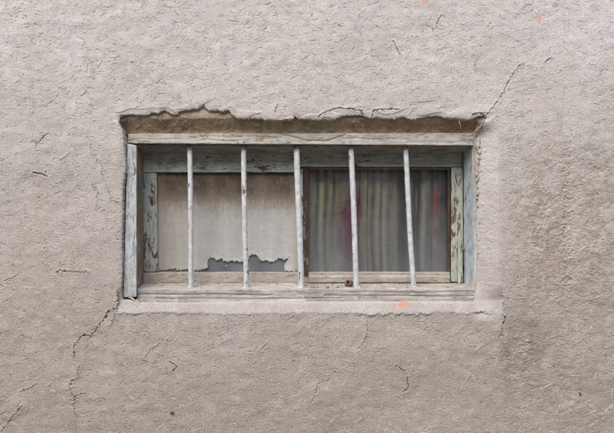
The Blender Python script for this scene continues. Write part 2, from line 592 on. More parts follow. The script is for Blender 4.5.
crack([(56, 272), (64, 271), (74, 272), (90, 273)], 0.007, 0.42, 0.5)
crack([(36, 146), (42, 139), (49, 133)], 0.005, 0.4, 0.4)
crack([(92, 142), (90, 152), (98, 162)], 0.0025, 0.30, 0.8)
crack([(101, 160), (103, 178), (112, 200), (118, 203)], 0.0025, 0.30, 0.8)
crack([(92, 183), (98, 194), (97, 206)], 0.0025, 0.30, 0.8)
crack([(160, 344), (150, 350), (146, 356)], 0.004, 0.35, 0.6)
crack([(408, 378), (409, 390), (404, 392)], 0.006, 0.6, 0.4)
crack([(367, 320), (368, 332), (363, 345), (357, 349)], 0.003, 0.4, 0.4)
crack([(330, 379), (317, 384), (316, 391), (312, 402)], 0.0035, 0.42, 0.5)
crack([(396, 366), (405, 371)], 0.007, 0.55, 0.3)
crack([(170, 362), (177, 367), (173, 371)], 0.007, 0.5, 0.3)
crack([(545, 62), (552, 58)], 0.006, 0.5, 0.3)
crack([(442, 15), (434, 30)], 0.004, 0.35, 0.5)
crack([(393, 40), (397, 46), (401, 55)], 0.004, 0.5, 0.5)

# larger hollows in the right hand plaster, eroded patch below the right corner of the window
hol = np.exp(-(((PX - 545) / 30) ** 2 + ((PY - 235) / 45) ** 2)) + 0.9 * np.exp(-(((PX - 525) / 26) ** 2 + ((PY - 350) / 22) ** 2)) \
    + 0.6 * np.exp(-(((PX - 600) / 16) ** 2 + ((PY - 200) / 90) ** 2))
h -= 0.003 * hol
h += 0.0005 * hol * fbm(ny, nx, STEP, 0.03, 0.005, 1.2, 0.75, 300)
edge = sst(500.5, 504.5, PX + 1.2 * jag) * sst(318, 326, PY) * sst(385, 355, PY)      # a patch edge running down from the gash
h -= 0.0022 * edge * sst(560, 520, PX)
# a wide crease in the face at x = 567
h -= 0.003 * np.exp(-((PX - 567 - 1.5 * jag) / 3.0) ** 2) * sst(120, 170, PY) * sst(330, 270, PY)

# round over the plaster at the opening, slope the right reveal and the ledge under the window
sideL = sst(128, 118, PX)
h -= 0.004 * np.exp(-np.maximum(SD, 0) / 1.6)
h -= 0.026 * sst(499, 480, PX + jag * .15) * sst(120, 136, PY) * sst(322, 303, PY) * sst(470, 480, PX)
lu = 314.9 - (PY + 0.30 * jag + 0.8 * bj + 0.8 * np.sin(PX * 0.045) + 0.5 * np.sin(PX * .13))
ledge = sst(0, 3.4, lu) * sst(116.5, 118, PX + jag * .7) * sst(503.5, 502.2, PX + jag * .8) * sst(286, 301, PY)
h = h * (1 - 0.72 * ledge) + ledge * (0.0034 - 0.0012 * np.clip(314.6 - PY + 0.10 * jag, 0, 14)) * (1 - 0.6 * sst(480, 500, PX))
bulge = np.exp(-(((PX - 118) / 6) ** 2 + ((PY - 150) / 16) ** 2))
h += 0.005 * bulge
# flaking layers over the opening
band = sst(16, 3, SD) * sst(134, 122, PY)
h += 0.0018 * band * sst(-0.2, 0.2, field(ny, nx, STEP, 0.06, 2.5, 0.6, 333))
h = h - (0.020 + 0.03 * sst(140, 125, PY) + 0.09 * sst(200, 190, PX) * (PY > 125)) * sst(0.25, -0.30, SD)         # the step into the opening
Yw = -h

# colour of the plaster, with light fall-off painted in from top to bottom
c_base = np.array([0.440, 0.414, 0.380]); c_pale = np.array([0.496, 0.486, 0.466]); c_pink = np.array([0.392, 0.356, 0.322])
c_brown = np.array([0.205, 0.165, 0.130]); c_wash = np.array([0.52, 0.518, 0.51])
big = fbm(ny, nx, STEP, 0.5, 0.04, 0.8, 0.6, 400)
med = fbm(ny, nx, STEP, 0.12, 0.008, 1.0, 0.7, 410)
vert = fbm(ny, nx, STEP, 0.10, 0.02, 3.2, 0.6, 420)
stre = field(ny, nx, STEP, 0.5, 0.12, 0.7, 430)      # vertical streaks: narrow in x, long in z
C = np.empty((ny, nx, 3), np.float32)


def blend(mask, col):
    global C
    mk = np.clip(mask, 0, 1)[..., None]
    C = C * (1 - mk) + np.asarray(col, np.float32) * mk


C[:] = c_base
blend(sst(190, 400, PY + 35 * big) * 0.92, c_pink)
blend(sst(190, 10, PY + 30 * big) * 0.75, c_pale)  # pinkish foot and pale top: plaster tone plus painted light from above
blend(sst(0.2, 1.8, stre) * 0.30 * sst(260, 60, PY), c_wash)
for cx, w, a, yb in ((18, 9, 0.30, 150), (72, 8, 0.24, 170), (128, 6, 0.14, 100), (232, 8, 0.14, 110), (350, 10, .12, 100), (455, 9, .2, 130), (590, 16, .22, 120)):
    blend(a * np.exp(-((PX - cx - 3 * np.tanh(vert)) / w) ** 2) * sst(yb + 50, yb - 60, PY), c_wash)
blend(0.35 * sst(500, 560, PX) * sst(90, 40, PY), (0.50, 0.495, 0.50))
# damp brown blotches on the right
b1 = np.exp(-(((PX - 543) / 24) ** 2 + ((PY - 225) / 50) ** 2)) * (0.75 + 0.5 * med)
b2 = np.exp(-(((PX - 527) / 24) ** 2 + ((PY - 350) / 24) ** 2)) * (0.9 + 0.45 * med) * sst(495, 508, PX + 3.5 * bj)
b3 = np.exp(-(((PX - 604) / 20) ** 2 + ((PY - 215) / 90) ** 2)) * (0.7 + 0.5 * med)
b4 = 0.55 * np.exp(-(((PX - 560) / 45) ** 2 + ((PY - 380) / 55) ** 2)) * (0.6 + 0.6 * med)
b5 = 0.30 * right * (0.5 + 0.6 * med)
blend(0.50 * np.clip(b1, 0, 1), c_brown)
blend(0.52 * np.clip(b2, 0, 1), c_brown * 0.95)
blend(0.42 * np.clip(b3, 0, 1), c_brown)
blend(0.20 * np.clip(b4, 0, 1), c_brown)
blend(0.7 * np.clip(b5, 0, 0.5), c_brown * 1.15)
b6 = np.exp(-(((PX - 507) / 4.5) ** 2 + ((PY - 365) / 24) ** 2)) * sst(497, 505, PX + 2 * bj)
blend(0.5 * b6, c_brown * (1.0, 0.92, 0.75))
# smooth pale repair beside and under the frame
blend(0.34 * smoothband * (0.85 + 0.25 * med), c_wash)
und = ledge * sst(296, 302, PY)
blend(0.45 * und * (0.85 + 0.3 * np.clip(med, -1, 1)), c_wash * 0.80)
blend(0.35 * sst(0.6, 1.6, med) , c_base * 1.12)
blend(0.30 * sst(0.8, 2.0, -med), c_base * 0.84)
# rusty orange paint flecks
for cx, cy, rx, ry, a in ((403, 304.5, 7, 2.4, 0.9), (541, 19, 3.6, 5, 0.55), (424, 2, 4, 3, 0.5), (551, 262, 4, 5, 0.25), (410, 306, 3, 1.5, 0.5)):
    blend(a * sst(1.1, 0.5, np.hypot((PX - cx) / rx, (PY - cy) / ry) + 0.35 * jag), (0.56, 0.27, 0.18))
# thin pale scratches and flecks of lime
x, z, t, L = strokes(1700, 0.004, 0.016, 0.4, 901)
LF = np.zeros((ny, nx), np.float32)
stamp(np.stack([x.ravel(), z.ravel()], 1), np.repeat(np.random.default_rng(3).uniform(0.2, 1, 1700), 40), np.full(x.size, 0.0009), LF, np.maximum)
blend(0.75 * LF, (0.66, 0.64, 0.60))
keep_v = SD > np.where(PX < 200, -6.0, -1.0)
keep = keep_v[:-1, :-1] | keep_v[1:, 1:] | keep_v[:-1, 1:] | keep_v[1:, :-1]

wall = empty("mud_wall", (0, 0, 0), "cracked grey-brown mud and straw plastered wall around the barred window", "wall")
M_plaster = plaster_mat()
grid_mesh("plaster", X, Yw, Z, keep, C, M_plaster, wall)


def wall_y(x, z):
    i = min(max(np.searchsorted(xs, x), 0), nx - 1); j = min(max(np.searchsorted(zs, z), 0), ny - 1)
    return float(Yw[j, i])


# ---- bare brown mud strip over the frame
print("lintel")
st = 0.0013
pxs = np.arange(112, 494, st / S); v01 = np.linspace(0, 1, 60)
LX, V = np.meshgrid(pxs, v01)
lny, lnx = LX.shape
nA = fbm(lny, lnx, st, 0.03, 0.004, 1.5, 0.7, 700); nB = fbm(lny, lnx, st, 0.10, 0.01, 1.6, 0.6, 710)
LYp = 100 + V * 35.0
depth = 0.004 + 0.037 * sst(0.35, 1.0, V) + 0.0009 * nA * (0.4 + 0.6 * sst(0.3, 0.7, V)) + 0.0012 * nB
depth = np.maximum(depth, 0.0035)
# corners turn back towards the plaster
depth -= (0.018 * sst(474, 486, LX) + 0.012 * sst(128, 119, LX)) * sst(0.45, 0.62, V)
depth = np.maximum(depth, 0.010 + 0.010 * sst(0.5, 0.35, V) * (sst(135, 125, LX) + sst(470, 480, LX)))
k = S * (D + depth) / D
LXm = CAMX + (LX - VX) * k; LZm = CAMZ - (LYp - VY) * k
LC = np.empty((lny, lnx, 3), np.float32); LC[:] = (0.36, 0.275, 0.185)
C_, C = C, LC
blend(0.8 * sst(-0.3, 1.2, nB), (0.46, 0.365, 0.25))
blend(0.7 * sst(0.2, 1.4, -nB), (0.25, 0.19, 0.135))
blend(0.6 * sst(0.5, 1.6, nA), (0.48, 0.40, 0.30))
blend(0.75 * sst(117, 112, LYp + 0.8 * nA), (0.58, 0.50, 0.39))
blend(0.55 * sst(330, 440, LX) * sst(0.55, 0.85, V), (0.31, 0.185, 0.11))
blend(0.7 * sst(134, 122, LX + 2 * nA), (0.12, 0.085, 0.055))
for cx, cy, rx in ((255, 125, 6), (296, 127, 9), (322, 128, 9), (228, 122, 6), (380, 122, 5), (328, 131, 5)):
    blend(0.8 * sst(1.1, 0.6, np.hypot((LX - cx) / rx, (LYp - cy) / 2.6) + 0.3 * nA), (0.40, 0.36, 0.30))
LC, C = C, C_
M_lintel = lintel_mat()
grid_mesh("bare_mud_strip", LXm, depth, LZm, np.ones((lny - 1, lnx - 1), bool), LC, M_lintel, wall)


# ---- tubes for straws, bars, twigs
def tube(pts, radii, sides=6, cap=True, squash=1.0):
    pts = [Vector(p) for p in pts]
    vs, fs = [], []
    n = len(pts)
    for i, p in enumerate(pts):
        tdir = (pts[min(i + 1, n - 1)] - pts[max(i - 1, 0)]).normalized()
        up = Vector((0, -1, 0))
        if abs(tdir.dot(up)) > 0.95: up = Vector((1, 0, 0))
        a = tdir.cross(up).normalized(); b = a.cross(tdir).normalized()
        for q in range(sides):
            w = 2 * math.pi * q / sides
            vs.append(p + (a * math.cos(w) + b * math.sin(w) * squash) * radii[i])
    for i in range(n - 1):
        for q in range(sides):
            fs.append((i * sides + q, i * sides + (q + 1) % sides, (i + 1) * sides + (q + 1) % sides, (i + 1) * sides + q))
    if cap:
        fs.append(tuple(range(sides))[::-1]); fs.append(tuple((n - 1) * sides + q for q in range(sides)))
    return vs, fs


def join(parts):
    V, F = [], []
    for v, f in parts:
        o = len(V); V += list(v); F += [tuple(i + o for i in q) for q in f]
    return V, F


print("straw")
M_straw = simple_mat("straw", (0.78, 0.76, 0.70), (0.42, 0.37, 0.29), 120, 0.6, 0.0004, 0.3)
bits = []
r = random.Random(5)


def straw(x, z, L, ang, cv, rad, lift):
    n = 7
    pts = []; a = ang
    for i in range(n):
        t = i / (n - 1)
        y = wall_y(x, z)
        pts.append((x, y - lift * math.sin(math.pi * t) + rad * 0.3 - rad * (0.9 if i in (0, n - 1) else 0), z))
        a += cv / n
        x += math.cos(a) * L / (n - 1); z += math.sin(a) * L / (n - 1)
    # smooth the depth along the straw so that it bridges the hollows
    ys = [p[1] for p in pts]
    sm = [(ys[max(i - 1, 0)] + ys[i] + ys[min(i + 1, n - 1)]) / 3 for i in range(n)]
    pts = [(p[0], min(s, p[1] + .0002), p[2]) for p, s in zip(pts, sm)]
    bits.append(tube(pts, [rad * (0.5 if i in (0, n - 1) else 1) for i in range(n)], 5))


cnt = 0
while cnt < 1700:
    x = r.uniform(-1, 1); z = ZC + r.uniform(-.7, .7)
    px, py = x / S + 307, 216.5 - (z - ZC) / S
    if 108 < px < 500 and 98 < py < 318: continue
    L = 0.006 + 0.028 * r.random() ** 2.2
    straw(x, z, L, r.gauss(0.2, 0.8) if r.random() < 0.6 else r.uniform(0, 3.14), r.gauss(0, 0.7), r.uniform(0.0004, 0.00085), r.uniform(0.0, 0.0008))
    cnt += 1


def px_straw(x0, y0, x1, y1, rad=0.0008, cv=0.3, lift=0.0015):
    a = U(x0, y0); b = U(x1, y1)
    d = b - a
    straw(a.x, a.z, d.length, math.atan2(d.z, d.x) - cv / 2, cv, rad, lift)


for q in ((136, 42, 142, 47), (79, 80, 81, 85), (86, 72, 87, 62), (97, 68, 102, 60), (24, 286, 40, 294), (255, 352, 269, 339), (285, 318, 295, 315), (411, 102, 435, 100),
          (404, 118, 416, 106), (172, 397, 176, 400), (530, 238, 533, 226), (511, 206, 516, 196), (545, 210, 560, 196), (464, 386, 470, 372), (140, 84, 136, 74),
          (60, 160, 70, 152), (520, 105, 523, 118), (560, 405, 556, 416), (590, 300, 600, 296), (38, 60, 46, 66), (300, 60, 309, 54), (194, 48, 196, 40), (86, 268, 92, 272),
          (446, 131, 448, 124), (540, 390, 552, 383), (476, 350, 484, 344)):
    px_straw(*q, rad=r.uniform(0.0006, 0.001), cv=r.gauss(0, 0.4))
# a fringe of straw hanging from the torn plaster over the bare mud
for q in ((412, 106, 405, 118), (459, 121, 461, 131)):
    a, b = U(q[0], q[1], -0.004), U(q[2], q[3], 0.012)
    bits.append(tube([a, (a + b) / 2 + Vector((0.001, -0.002, 0)), b], [0.0009, 0.0008, 0.0005], 5))
V_, F_ = join(bits)
so = build("straw", V_, F_, M_straw, wall)
tag(so, kind="stuff")

# stones set in the plaster
M_stone = simple_mat("dark_stone", (0.05, 0.055, 0.075), (0.12, 0.12, 0.13), 200, 0.7, 0.001)


def pebble(c, rx, ry, rz, seed, n=10, amp=0.25, hole=None):
    vs, fs = [], []
    rings, seg = n, n * 2
    for i in range(rings + 1):
        th = math.pi * i / rings
        for j in range(seg):
            ph = 2 * math.pi * j / seg
            d = Vector((math.sin(th) * math.cos(ph), math.sin(th) * math.sin(ph), math.cos(th)))
            k = 1 + amp * mnoise.noise(d * 1.3 + Vector((seed, 0, 0))) + amp * 0.4 * mnoise.noise(d * 3.5 + Vector((0, seed, 0)))
            if hole:
                hd, hr, hdep = hole
                an = math.acos(max(-1, min(1, d.dot(hd))))
                if an < hr: k -= hdep * (1 - (an / hr) ** 4)
                elif an < hr * 1.5: k += 0.05
            vs.append(Vector(c) + Vector((d.x * rx * k, d.y * ry * k, d.z * rz * k)))
    for i in range(rings):
        for j in range(seg):
            fs.append((i * seg + j, (i + 1) * seg + j, (i + 1) * seg + (j + 1) % seg, i * seg + (j + 1) % seg))
    return vs, fs


p = U(172, 412.5)
v, f = pebble((p.x, wall_y(p.x, p.z) + 0.001, p.z), 0.0065, 0.006, 0.0048, 3.0)
o = build("stone", v, f, M_stone, wall)
tag(o, "small blue-black stone set in the plaster below the window")
p = U(580, 394)
v, f = pebble((p.x, wall_y(p.x, p.z) + 0.001, p.z), 0.003, 0.004, 0.0055, 5.0)
tag(build("stone", v, f, simple_mat("brown_stone", (0.10, 0.055, 0.04), (0.16, 0.1, 0.08), 200), wall), "tiny dark brown stone in the plaster at lower right")


# ------------------------------------------------------------------ timber
def board(c8, step=0.006, r=0.0022, amp=0.0007, seed=0.0, dents=0.0, wl=0.03, extra=None):
    """c8: corners, index = a + 2b + 4c, a along x, b along y (depth), c along z; rounded and worn edges"""
    c8 = [Vector(c) for c in c8]
    L = [(c8[1] - c8[0]).length, (c8[2] - c8[0]).length, (c8[4] - c8[0]).length]
    L = [max(l, 1e-4) for l in L]
    r = min(r, 0.45 * min(L))
    axes = []
    for l in L:
        n = max(1, int(round((l - 2 * r) / step)))
        inner = [r + (l - 2 * r) * i / n for i in range(n + 1)]
        axes.append([0.0, r * 0.45] + inner + [l - r * 0.45, l])
    vid, vs, fs = {}, [], []

    def vert(i, j, k):
        key = (i, j, k)
        if key in vid: return vid[key]
        p = Vector((axes[0][i], axes[1][j], axes[2][k]))
        q = Vector([min(max(p[m], r), L[m] - r) for m in range(3)])
        d = p - q
        if d.length > 1e-9: p = q + d.normalized() * r
        u, v_, w = p.x / L[0], p.y / L[1], p.z / L[2]
        e = (c8[0] * (1 - u) + c8[1] * u) * (1 - v_) + (c8[2] * (1 - u) + c8[3] * u) * v_
        t = (c8[4] * (1 - u) + c8[5] * u) * (1 - v_) + (c8[6] * (1 - u) + c8[7] * u) * v_
        P = e * (1 - w) + t * w
        nz = mnoise.noise_vector(P / wl + Vector((seed, seed, 0))) * amp + mnoise.noise_vector(P / (wl * 0.25) + Vector((0, seed, 3))) * amp * 0.5
        P = P + nz
        if dents > 0:
            # nicks along the arrises
            ne = sum(1 for m in range(3) if p[m] < r * 1.2 or p[m] > L[m] - r * 1.2)
            if ne >= 2:
                kk = max(0, mnoise.noise(P / 0.012 + Vector((seed, 7, 1))) - 0.1)
                cen = sum(c8, Vector()) / 8
                dv = Vector([(0.5 * L[m] - p[m]) if (p[m] < r * 1.2 or p[m] > L[m] - r * 1.2) else 0 for m in range(3)])
                if dv.length: P += Vector([math.copysign(min(abs(a), 1), a) if abs(a) > 1e-9 else 0 for a in dv]) * dents * kk
        if extra: P = extra(P, u, v_, w)
        vid[key] = len(vs); vs.append(P)
        return vid[key]

    na, nb, nc = (len(a) - 1 for a in axes)
    for i in range(na):
        for j in range(nb):
            fs.append((vert(i, j, 0), vert(i, j + 1, 0), vert(i + 1, j + 1, 0), vert(i + 1, j, 0)))
            fs.append((vert(i, j, nc), vert(i + 1, j, nc), vert(i + 1, j + 1, nc), vert(i, j + 1, nc)))
    for i in range(na):
        for k in range(nc):
            fs.append((vert(i, 0, k), vert(i + 1, 0, k), vert(i + 1, 0, k + 1), vert(i, 0, k + 1)))
            fs.append((vert(i, nb, k), vert(i, nb, k + 1), vert(i + 1, nb, k + 1), vert(i + 1, nb, k)))
    for j in range(nb):
        for k in range(nc):
            fs.append((vert(0, j, k), vert(0, j, k + 1), vert(0, j + 1, k + 1), vert(0, j + 1, k)))
            fs.append((vert(na, j, k), vert(na, j + 1, k), vert(na, j + 1, k + 1), vert(na, j, k + 1)))
    return vs, fs


def pxbox(f4, b4, y0, y1):
    """f4 / b4: pixel corners (bottom left, bottom right, top left, top right) of the front face at depth y0 and back at y1"""
    (fbl, fbr, ftl, ftr), (bbl, bbr, btl, btr) = f4, b4
    return [U(*fbl, y0), U(*fbr, y0), U(*bbl, y1), U(*bbr, y1), U(*ftl, y0), U(*ftr, y0), U(*btl, y1), U(*btr, y1)]


def rect(x0, x1, yt, yb):
    return ((x0, yb), (x1, yb), (x0, yt), (x1, yt))


YF, YS = 0.035, 0.125
win = empty("barred_window", U(307, 303, 0.08), "low wide wooden window with five white iron bars and peeling pale paint", "window")
win["kind"] = "thing"; wall["kind"] = "thing"
P_grey = (0.52, 0.53, 0.49); P_blue = (0.62, 0.68, 0.72); P_green = (0.56, 0.62, 0.57)
M_head = wood_mat("paint_head", (0.60, 0.59, 0.55), (0.48, 0.40, 0.30), 0.80, "x", dirt=0.35, seed=1)
M_jamb = wood_mat("paint_jamb", P_blue, (0.30, 0.25, 0.20), 0.74, "z", dirt=0.40, seed=2)
M_jamb2 = wood_mat("paint_jamb_right", (0.64, 0.74, 0.80), (0.27, 0.21, 0.16), 0.78, "z", dirt=0.3, seed=3)
M_sill = wood_mat("bare_sill", (0.58, 0.58, 0.56), (0.42, 0.40, 0.37), 0.5, "x", dirt=0.25, dark=(0.16, 0.135, 0.11), seed=4)
M_sash = wood_mat("paint_sash", P_green, (0.28, 0.21, 0.15), 0.84, "x", rust=0.02, seed=5)
M_sashv = wood_mat("paint_sash_upright", (0.52, 0.58, 0.54), (0.18, 0.12, 0.08), 0.66, "z", rust=0.16, seed=6)
M_rail = wood_mat("bare_rail", (0.52, 0.50, 0.46), (0.42, 0.38, 0.335), 0.45, "x", dark=(0.2, 0.15, 0.11), seed=7)
M_under = wood_mat("dirty_shaded_under", (0.36, 0.37, 0.31), (0.20, 0.14, 0.105), 0.70, "x", dirt=0.5, seed=19)  # dirty grey-green paint, darkened to carry the shade under the head
M_lining = wood_mat("bare_lining", (0.40, 0.38, 0.33), (0.26, 0.20, 0.145), 0.40, "z", seed=17)
M_dark = wood_mat("dark_bead", (0.28, 0.25, 0.2), (0.075, 0.05, 0.038), 0.35, "z", seed=8)
M_darkx = wood_mat("dark_bead_level", (0.28, 0.25, 0.2), (0.14, 0.09, 0.06), 0.3, "x", seed=9)


def part(name, vf, mat, parent, label=None, smooth=True):
    return tag(build(name, vf[0], vf[1], mat, parent, smooth=smooth), label)


# head: front face 133..145, underside runs back and down to 153.6
def head_crack(P, u, v, w):
    px = 128 + u * 349
    if v < 0.05 and 281 < px < 347:
        t = (px - 281) / 66
        c = 0.98 - 0.62 * min(1, t * 2.6) if t < 0.4 else (0.34 if t < 0.72 else 0.34 + 0.6 * (t - 0.72) / 0.28)
        if w > c: P = P + Vector((0, -0.0016, 0))
        P = P + Vector((0, 0.004 * math.exp(-((w - c) / 0.06) ** 2), 0))
    if v < 0.05:
        for c0, a, b in ((0.42, 0.02, 0.16), (0.68, 0.2, 0.38), (0.3, .2, .33), (0.5, 0.62, 0.8), (0.25, .8, .97)):
            if a < u < b: P = P + Vector((0, 0.0022 * math.exp(-((w - c0 - 0.05 * math.sin(u * 60)) / 0.05) ** 2), 0))
    return P


part("head", board(pxbox(((127.6, 143.2), (475.5, 145.4), (128, 133.8), (477, 133.0)), ((127.8, 143.6), (474.5, 145.9), (128, 134), (474.5, 133.4)), YF, YF + 0.022), 0.0024, 0.0016, 0.0009, 1.0, 0.002, 0.03, head_crack), M_head, win)
part("head_lining", board(pxbox(((129, 146.4), (474.5, 146.8), (129, 137), (474.5, 137)), ((137.5, 153.8), (469, 153.8), (137.5, 140), (469, 140)), YF + 0.0232, YS + 0.004), 0.004, 0.0016, 0.0010, 1.5, 0.002), M_under, win, "dirty grey-green underside board of the head, paint darkened for shade")
# the grey cracked board end that shows at the top left of the head
part("jamb", board(pxbox(((123.4, 297.5), (136.6, 297.0), (127.4, 143.8), (136.6, 145.4)), ((124, 297.5), (137.0, 297.0), (128, 143.8), (137.2, 145.4)), YF - 0.019, YF + 0.016), 0.006, 0.0028, 0.0012, 2.0, 0.003), M_jamb, win)
part("lining", board(pxbox(((128, 290), (137.9, 289.5), (128, 145.8), (137.9, 145.8)), ((130, 283), (143.8, 283), (130, 153), (143.4, 153)), YF + 0.0175, YS + 0.002), 0.006, 0.0022, 0.0010, 2.5, 0.002), M_lining, win, "bare brown inner lining of the left jamb")
part("jamb", board(pxbox(((475.3, 291), (484.5, 291), (475.3, 145.8), (482, 137)), ((463.8, 289), (475, 289), (463.2, 152), (475, 142)), YF, YS), 0.006, 0.0022, 0.0010, 3.0, 0.003), M_jamb2, win)


def sill_crack(P, u, v, w):
    if v < 0.02 or P.y < YF - 0.004:
        for (h0, a, b, dep, ph) in ((0.62, 0.0, 0.40, 0.004, 0.3), (0.34, 0.05, 0.62, 0.003, 1.7), (0.50, 0.55, 1.0, 0.003, 2.1), (0.80, .6, .98, .0025, 4.1)):
            c = h0 + 0.035 * math.sin(u * 9 + ph) + 0.02 * math.sin(u * 31 + ph)
            if a < u < b:
                P = P + Vector((0, dep * math.exp(-((w - c) / 0.045) ** 2), 0))
    return P


part("sill", board(pxbox(((136.9, 303.4), (476.8, 302.6), (136.9, 289.8), (476.5, 289.4)), ((138, 300), (470, 300), (138.5, 282.9), (468, 282.9)), YF - 0.004, YS + 0.004), 0.0024, 0.0016, 0.0009, 4.0, 0.002, 0.03, sill_crack), M_sill, win)

# sash frame behind
sash_b = YS + 0.032
part("top_rail", board(pxbox(rect(143.0, 300.0, 152.8, 172.3), rect(143, 300, 154, 171.5), YS, sash_b), 0.006, 0.002, 0.0009, 5.0, 0.002), M_sash, win)
part("top_rail", board(pxbox(rect(300.4, 463.0, 152.8, 166.8), rect(300.4, 463, 154, 166.4), YS + 0.0015, sash_b), 0.006, 0.002, 0.0009, 5.5, 0.002), M_sash, win)
part("stile", board(pxbox(((143.0, 272.0), (157.8, 271.8), (143.0, 173), (156.6, 172.7)), ((143, 271), (157.6, 270.6), (144, 173), (156.6, 172.7)), YS + 0.001, sash_b), 0.006, 0.002, 0.0009, 6.0, 0.002), M_sashv, win)
part("stile", board(pxbox(((450.8, 282), (463.3, 282), (451.3, 167.3), (462.8, 167.3)), ((450.8, 281), (463, 281), (451.3, 167.3), (462.8, 167.3)), YS + 0.001, sash_b), 0.006, 0.002, 0.0009, 7.0, 0.002), M_sashv, win)
part("bottom_rail", board(pxbox(((143.0, 283.2), (450.3, 283.2), (143.0, 272.4), (450.3, 272.6)), ((143, 281), (450.3, 281), (143, 271.1), (450.3, 271.3)), YS + 0.002, sash_b), 0.004, 0.002, 0.0010, 8.0, 0.002), M_rail, win)
part("mullion", board(pxbox(((297.8, 271.8), (303.4, 271.8), (298.5, 173), (303.0, 167.2)), ((297.5, 270.8), (303.4, 270.8), (298.5, 173), (303.0, 167.2)), YS + 0.003, sash_b), 0.005, 0.0015, 0.0008, 9.0, 0.002), M_sashv, win)
# dark glazing beads round the right pane
part("glazing_bead", board(pxbox(rect(303.8, 308.2, 167.2, 276), rect(303.8, 308.0, 167.2, 271.2), YS - 0.002, sash_b - 0.004), 0.005, 0.0014, 0.0009, 10.0, 0.002), M_dark, win)
part("glazing_bead", board(pxbox(rect(308.7, 450.4, 167.2, 170.0), rect(308.7, 450.4, 167.2, 169.8), YS + 0.006, sash_b - 0.004), 0.006, 0.0012, 0.0007, 11.0, 0.002), M_darkx, win)
part("glazing_bead", board(pxbox(rect(447.6, 450.4, 170.5, 271.8), rect(447.8, 450.4, 170.5, 270.8), YS + 0.007, sash_b - 0.004), 0.006, 0.0012, 0.0007, 12.0, 0.002), M_dark, win)
# small ledge strip in front of the bottom rail, right pane
part("drip_strip", board(pxbox(rect(309.0, 450.0, 276.6, 282.6), rect(309, 450, 274.6, 281.5), YS - 0.006, YS + 0.001), 0.004, 0.0015, 0.0010, 13.0, 0.003), M_rail, win)
# strip of old putty or batten inside the right jamb
part("batten", board(pxbox(((457.6, 287), (462.8, 287), (458.0, 248), (462.0, 248)), ((457.6, 285.5), (462.8, 285.5), (458.0, 248), (462.0, 248)), YS - 0.014, YS - 0.001), 0.004, 0.0015, 0.0012, 14.0, 0.003), M_sashv, win, "short pale batten at the foot of the right upright")

# ---- panes
GY = YS + 0.018
M_glassL = dusty_glass("dusty_glass_left", 0.35, 0.72, (0.20, 0.215, 0.235))
M_glassR = dusty_glass("dusty_glass", 0.0, 0.10, (0.55, 0.60, 0.63), 0.13)


def slab(x0, x1, y0, y1, Y, th):
    a = [U(x0, y1, Y), U(x1, y1, Y), U(x0, y1, Y) + Vector((0, th, 0)), U(x1, y1, Y) + Vector((0, th, 0)),
         U(x0, y0, Y), U(x1, y0, Y), U(x0, y0, Y) + Vector((0, th, 0)), U(x1, y0, Y) + Vector((0, th, 0))]
    f = [(0, 1, 5, 4), (1, 3, 7, 5), (3, 2, 6, 7), (2, 0, 4, 6), (4, 5, 7, 6), (0, 2, 3, 1)]
    return a, f


paneL = part("window_pane", slab(157.0, 299.0, 171.5, 273.2, GY, 0.003), M_glassL, win, "left pane coated cream with its torn foot showing grey glass", False)
paneR = part("window_pane", slab(307.0, 452.0, 167.0, 273.2, GY + 0.004, 0.003), M_glassR, win, "right pane of clear dusty glass", False)

# cream coating torn away along the foot of the left pane
st = 0.0011
Yc = GY - 0.0016
pxs = np.arange(156.5, 300.5, st / S); pys = np.arange(170.5, 274, st / S)
SX, SY = np.meshgrid(pxs, pys[::-1])
sy_, sx_ = SX.shape
jg = fbm(sy_, sx_, st, 0.010, 0.0025, 1.3, 0.7, 800); lo_ = fbm(sy_, sx_, st, 0.06, 0.01, 1.5, 0.6, 810)
TE = [(150, 274), (158, 271.2), (166, 270.5), (173, 269.2), (180, 271), (187, 269.2), (194, 271), (200, 270.4), (206.5, 268.8), (208, 266), (208.5, 259), (213, 258.4),
      (216, 260.5), (221, 259), (224, 262.5), (232, 261.5), (241, 262), (248, 262), (250, 256), (255, 254.5), (257, 257), (261, 261.5), (266, 261), (272, 262.5), (277, 260.8),
      (279, 257.8), (283, 260.8), (288, 259.2), (284, 264), (283.5, 270), (288, 271.6), (300, 272.5), (305, 275), (305, 150), (150, 150)]
qx = SX + jg * 0.55; qy = SY + np.roll(jg, 31, 1) * 0.55
dsh = seg_dist(qx, qy, TE[:-2]); insh = inside(qx, qy, TE)
spot = (np.hypot((SX - 226.5), (SY - 266)) < 1.0)
kp = (insh | spot)
curl = np.where(insh, np.exp(-dsh / 2.2), 0) * sst(262, 266, SX * 0 + 265) * (SX > 204) * (SX < 292)
Ysh = Yc - 0.0012 * (1 + 0.16 * lo_) - 0.0045 * curl * (0.5 + 0.5 * np.tanh(lo_ * 1.5))
k = S * (D + Ysh) / D
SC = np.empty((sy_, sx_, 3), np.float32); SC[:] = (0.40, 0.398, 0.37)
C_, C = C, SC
blend(0.55 * sst(180, 225, SX + 8 * lo_), (0.44, 0.46, 0.465))
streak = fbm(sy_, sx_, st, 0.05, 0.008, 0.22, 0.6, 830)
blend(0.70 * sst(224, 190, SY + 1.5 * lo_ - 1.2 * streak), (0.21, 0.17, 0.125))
blend(0.90 * sst(212, 188, SY + 1.5 * lo_ - 1.2 * streak) * (0.75 + 0.25 * sst(-1, 1, lo_)), (0.095, 0.062, 0.036))  # brown stain and the shade of the recess, painted together
blend(0.22 * sst(0.3, 1.6, streak) * sst(262, 200, SY), (0.27, 0.25, 0.21))       # runs of the brown water stain
blend(0.45 * sst(170, 157, SX), (0.30, 0.235, 0.17))
blend(0.35 * sst(286, 299, SX), (0.42, 0.36, 0.28))
blend(0.30 * np.exp(-((SX - 212) / 4) ** 2) * sst(250, 200, SY), (0.27, 0.24, 0.21))
